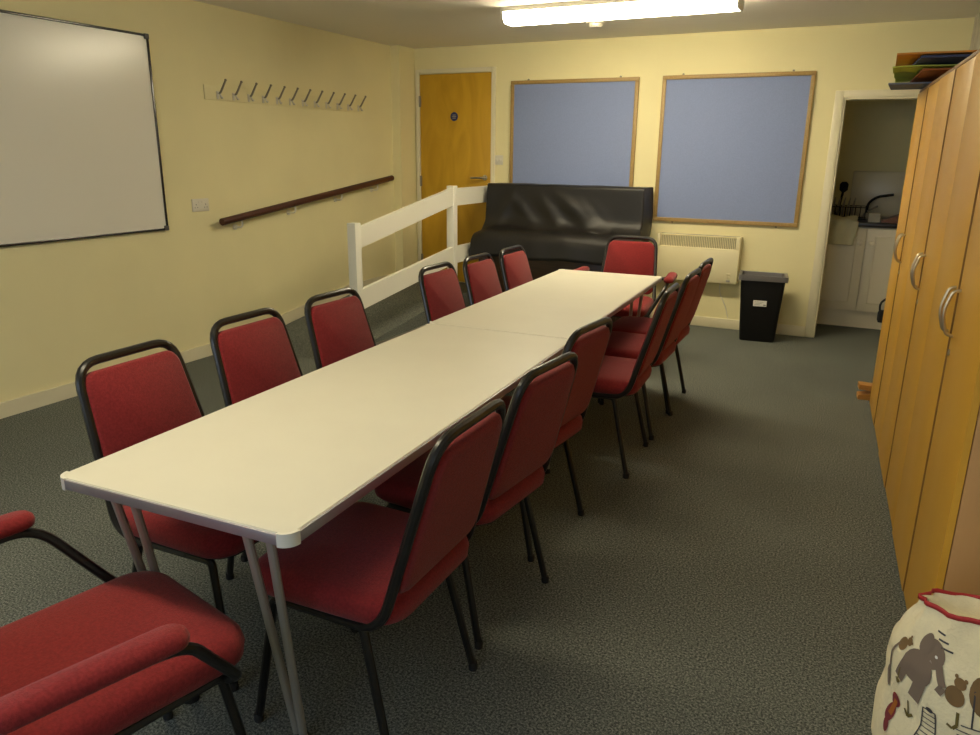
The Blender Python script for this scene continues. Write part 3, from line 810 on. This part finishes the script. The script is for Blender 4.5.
tp = thing('kitchen_tap', 'dark swan-neck tap over the kitchen sink', 'tap', (0.02, 7.60, 0.906))
link('base', lathe(bmesh.new(), [(0.028, 0), (0.028, 0.02), (0.018, 0.05)], 14), m_tin, tp)
link('spout', T(fillet([(0, 0, 0.04), (0, 0, 0.13), (0.06, -0.05, 0.19), (0.19, -0.10, 0.215)], 0.06), 0.011, 10), m_rubber, tp)
link('lever', T([(0.0, 0, 0.06), (0.08, -0.05, 0.11)], 0.008, 8), m_tin, tp)
# tea towel over the front of the worktop
bm = bmesh.new(); NX, NY = 22, 26
g = []
for j in range(NY+1):
    s = j/NY*0.42; row = []
    for i in range(NX+1):
        u = i/NX; x = -0.275+0.235*u
        fold = 0.010*math.sin(u*13)*min(1, s/0.15)
        if s < 0.14: y, z = 7.218-s*1.0, 0.922+0.008*math.sin(u*9+s*20)+0.02*(1-s/0.14)
        else:
            q = s-0.14; y, z = 7.072+fold-0.006, 0.915-q*0.72
        if s >= 0.14: x += 0.012*math.sin(z*20+u*3)
        row.append(bm.verts.new((x, y, z)))
    g.append(row)
for a, b_ in zip(g, g[1:]):
    for i in range(NX): bm.faces.new((a[i], a[i+1], b_[i+1], b_[i]))
tw = link('tea_towel', bm, m_towel, angle=80); md = tw.modifiers.new('thickness', 'SOLIDIFY'); md.thickness = 0.006; md.offset = 0
tag(tw, 'pale green tea towel hanging over the worktop edge', 'towel')
# brown box with paper
tr = thing('wooden_desk_stand', 'sloping red-brown wooden stand on the kitchen worktop', 'stand', (0.275, 7.30, 0.906), 0.0)
bm = bmesh.new(); prism(bm, [(-0.13, 0.0), (0.18, 0.0), (0.18, 0.13), (-0.13, 0.012)], 'y', -0.13, 0.13)
link('body', bm, m_tray, tr, smooth=False)
link('rim', B(-0.135, 0.185, -0.14, -0.128, 0.0, 0.02), m_tray, tr, smooth=False)
pp = link('paper_sheet', B(-0.045, 0.045, -0.09, 0.09, 0.0, 0.002), m_paper, smooth=False)
pp.location = (0.085, 7.25, 0.937); pp.rotation_euler = (0.33, 0, 0.0)
tag(pp, 'white sheet of paper propped beside the brown wooden stand', 'paper')

# ------------------------------------------------------------------ printed cotton bag
bg_ = thing('drawstring_bag', 'cream cotton drawstring bag printed with animals, on the floor by the cupboard', 'bag', (0.40, 1.80, 0))
BH = 0.475
def bag_pt(th, t, off=0.0):
    """th angle (0 = +x), t 0..1 from the floor to the mouth"""
    prof = [(0.0, 0.160), (0.05, 0.200), (0.2, 0.222), (0.4, 0.220), (0.6, 0.203), (0.75, 0.175), (0.87, 0.137), (0.95, 0.108), (1.0, 0.098)]
    for (a, ra), (b, rb) in zip(prof, prof[1:]):
        if t <= b:
            k = (t-a)/(b-a); r = ra+(rb-ra)*k; break
    r *= 1 + 0.035*noise.noise(Vector((math.cos(th)*1.6, math.sin(th)*1.6, t*2.5+3))) + 0.018*noise.noise(Vector((math.cos(th)*4, math.sin(th)*4, t*6)))
    r *= 1 + 0.06*max(0, t-0.80)/0.20*math.sin(th*11)
    sh = -0.07*max(0, t-0.5)/0.5
    r += off
    q = max(0, t-0.62)/0.38
    return Vector((r*(1+0.25*q)*math.cos(th)+sh+0.03*q, r*math.sin(th)*(0.98-0.46*q*q)-0.02*q, BH*t+off*max(0, t-0.4)))
bm = bmesh.new(); NT, NV = 72, 40
R = [[bm.verts.new(bag_pt(2*PI*k/NT, j/NV)) for k in range(NT)] for j in range(NV+1)]
for a, b_ in zip(R, R[1:]):
    for k in range(NT): bm.faces.new((a[k], a[(k+1) % NT], b_[(k+1) % NT], b_[k]))
bm.faces.new(list(reversed(R[0])))
inner = [bm.verts.new(Vector(((v.co.x+0.04)*0.55-0.04, (v.co.y+0.02)*0.5-0.02, v.co.z-0.018))) for v in R[-1]]
for k in range(NT): bm.faces.new((R[-1][k], R[-1][(k+1) % NT], inner[(k+1) % NT], inner[k]))
bm.faces.new(inner)
link('sack', bm, m_bag, bg_, angle=70)
# ribbon round the mouth
rb = [bag_pt(2*PI*k/40, 0.985, 0.004) + Vector((0, 0, 0.004+0.003*math.sin(k*0.9))) for k in range(41)]
bm = bmesh.new()
for k in range(40):
    a, b_ = rb[k], rb[k+1]
    bm.faces.new([bm.verts.new(a+Vector((0, 0, -0.006))), bm.verts.new(b_+Vector((0, 0, -0.006))), bm.verts.new(b_+Vector((0, 0, 0.006))), bm.verts.new(a+Vector((0, 0, 0.006)))])
bmesh.ops.remove_doubles(bm, verts=bm.verts, dist=0.0005)
rbo = link('drawstring', bm, m_ribbon, bg_, angle=80); md = rbo.modifiers.new('t', 'SOLIDIFY'); md.thickness = 0.002
def stamp(shapes, th0, t0, m, name, rot=0.0, sc=1.0):
    """flat print: ellipses / capsules in metres about (th0, t0), wrapped onto the sack"""
    bm = bmesh.new(); lift = 0.0018
    def mp(u, v):
        u, v = sc*(u*math.cos(rot)-v*math.sin(rot)), sc*(u*math.sin(rot)+v*math.cos(rot))
        return bag_pt(th0 + u/0.20, max(0.0, min(0.97, t0 + v/(BH*1.12))), lift)
    for sh in shapes:
        if sh[0] == 'e':
            _, cx, cy, rx, ry, ang = sh
            N = 18; c = bm.verts.new(mp(cx, cy)); rings = []
            for q in (0.5, 1.0):
                rings.append([bm.verts.new(mp(cx+q*(rx*math.cos(a)*math.cos(ang)-ry*math.sin(a)*math.sin(ang)), cy+q*(rx*math.cos(a)*math.sin(ang)+ry*math.sin(a)*math.cos(ang)))) for a in [2*PI*k/N for k in range(N)]])
            for k in range(N):
                bm.faces.new((c, rings[0][k], rings[0][(k+1) % N]))
                bm.faces.new((rings[0][k], rings[1][k], rings[1][(k+1) % N], rings[0][(k+1) % N]))
        else:
            _, pts, wd = sh
            for (ax, ay), (bx, by) in zip(pts, pts[1:]):
                L = math.hypot(bx-ax, by-ay); nx, ny = -(by-ay)/L*wd, (bx-ax)/L*wd
                n_ = max(1, int(L/0.01)); prev = None
                for k in range(n_+1):
                    s = k/n_; px, py = ax+(bx-ax)*s, ay+(by-ay)*s
                    cur = (bm.verts.new(mp(px+nx, py+ny)), bm.verts.new(mp(px-nx, py-ny)))
                    if prev: bm.faces.new((prev[0], prev[1], cur[1], cur[0]))
                    prev = cur
        lift += 0.0003
    bmesh.ops.recalc_face_normals(bm, faces=bm.faces)
    return link(name, bm, m, bg_, angle=80)
A0 = 4.42   # the side of the sack that faces the camera
elephant = [('e', 0.0, 0.045, 0.028, 0.026, 0), ('e', -0.014, 0.0, 0.036, 0.034, 0.3), ('l', [(-0.036, -0.01), (-0.040, -0.060)], 0.012), ('l', [(0.004, -0.01), (0.006, -0.064)], 0.013), ('e', -0.022, 0.050, 0.016, 0.020, 0.2), ('l', [(0.022, 0.038), (0.044, 0.010), (0.040, -0.006)], 0.007)]
stamp(elephant, 3.95, 0.735, m_grey, 'elephant_print', -0.30, 1.15)
stamp([('l', [(-0.002, -0.006), (0.004, 0.014)], 0.003), ('e', 0.010, 0.030, 0.004, 0.003, 0)], 3.99, 0.775, m_paper, 'elephant_tusk_print', -0.3)
bear = [('e', 0, 0, 0.020, 0.022, 0), ('e', 0.004, 0.030, 0.013, 0.011, 0), ('e', -0.007, 0.040, 0.004, 0.004, 0), ('e', 0.014, 0.040, 0.004, 0.004, 0)]
stamp(bear, 4.33, 0.715, m_brown, 'bear_print', -0.2, 1.0)
stamp(bear, 3.56, 0.790, m_brown, 'bear_print', -0.8, 0.8)
stamp([('e', 0, 0, 0.030, 0.040, 0), ('e', 0.026, 0.02, 0.02, 0.022, 0)], 4.62, 0.745, m_brown, 'lion_print')
stamp([('l', [(0, 0.05), (-0.006, -0.03)], 0.0018)], 4.53, 0.67, m_ink, 'string_print')
zeb = [('l', [(-0.02, -0.06), (-0.016, 0.05), (0.012, 0.055), (0.018, -0.06)], 0.0014)] + [('l', [(-0.017+0.002*(k % 2), -0.05+k*0.013), (0.014, -0.046+k*0.013)], 0.0011) for k in range(8)] + [('e', 0.0, 0.056, 0.008, 0.005, 0)]
stamp(zeb, 4.06, 0.50, m_ink, 'zebra_print', -0.1)
stamp([('l', [(-0.03, -0.02), (0.03, -0.016)], 0.0013), ('l', [(-0.03, -0.008), (0.028, -0.004)], 0.0013), ('l', [(-0.02, 0.006), (0.02, 0.010)], 0.0013)], 4.50, 0.60, m_ink, 'squiggle_print')
stamp([('e', 0, 0.0, 0.012, 0.026, -0.1), ('e', 0.004, 0.036, 0.014, 0.016, 0), ('e', 0.0, -0.035, 0.008, 0.02, 0)], 3.58, 0.435, m_dred, 'bird_print', 0, 1.1)
stamp([('l', [(0.0, -0.010), (0.003, 0.034)], 0.006)], 3.59, 0.445, m_orangep, 'bird_wing_print').scale = (1.004, 1.004, 1.001)
stamp([('l', [(0, 0.02), (0.0, -0.02)], 0.002), ('l', [(-0.010, -0.008), (0.0, -0.022), (0.012, -0.008)], 0.0032)], 3.80, 0.53, m_olive, 'arrow_print')
stamp([('l', [(0.008, 0.03), (0.006, 0.0), (-0.004, -0.012), (-0.014, -0.006)], 0.0032)], 4.33, 0.60, m_olive, 'leaf_print')
stamp([('l', [(0.006, 0.03), (0.0, -0.012)], 0.002), ('l', [(-0.006, -0.004), (0.002, -0.014), (0.008, -0.004)], 0.003)], 3.62, 0.635, m_olive, 'arrow_print')
stamp([('l', [(-0.03, -0.06), (-0.012, 0.01), (0.03, 0.055)], 0.0045), ('e', -0.034, -0.075, 0.012, 0.035, -0.2)], 3.45, 0.70, m_grey, 'giraffe_print', 0.25, 0.8)
for k in range(3):
    stamp([('l', [(-0.015, 0), (0.014, -0.002)], 0.0018)], 4.05+0.07*k, 0.915-0.025*k, m_ink, 'dash_print')
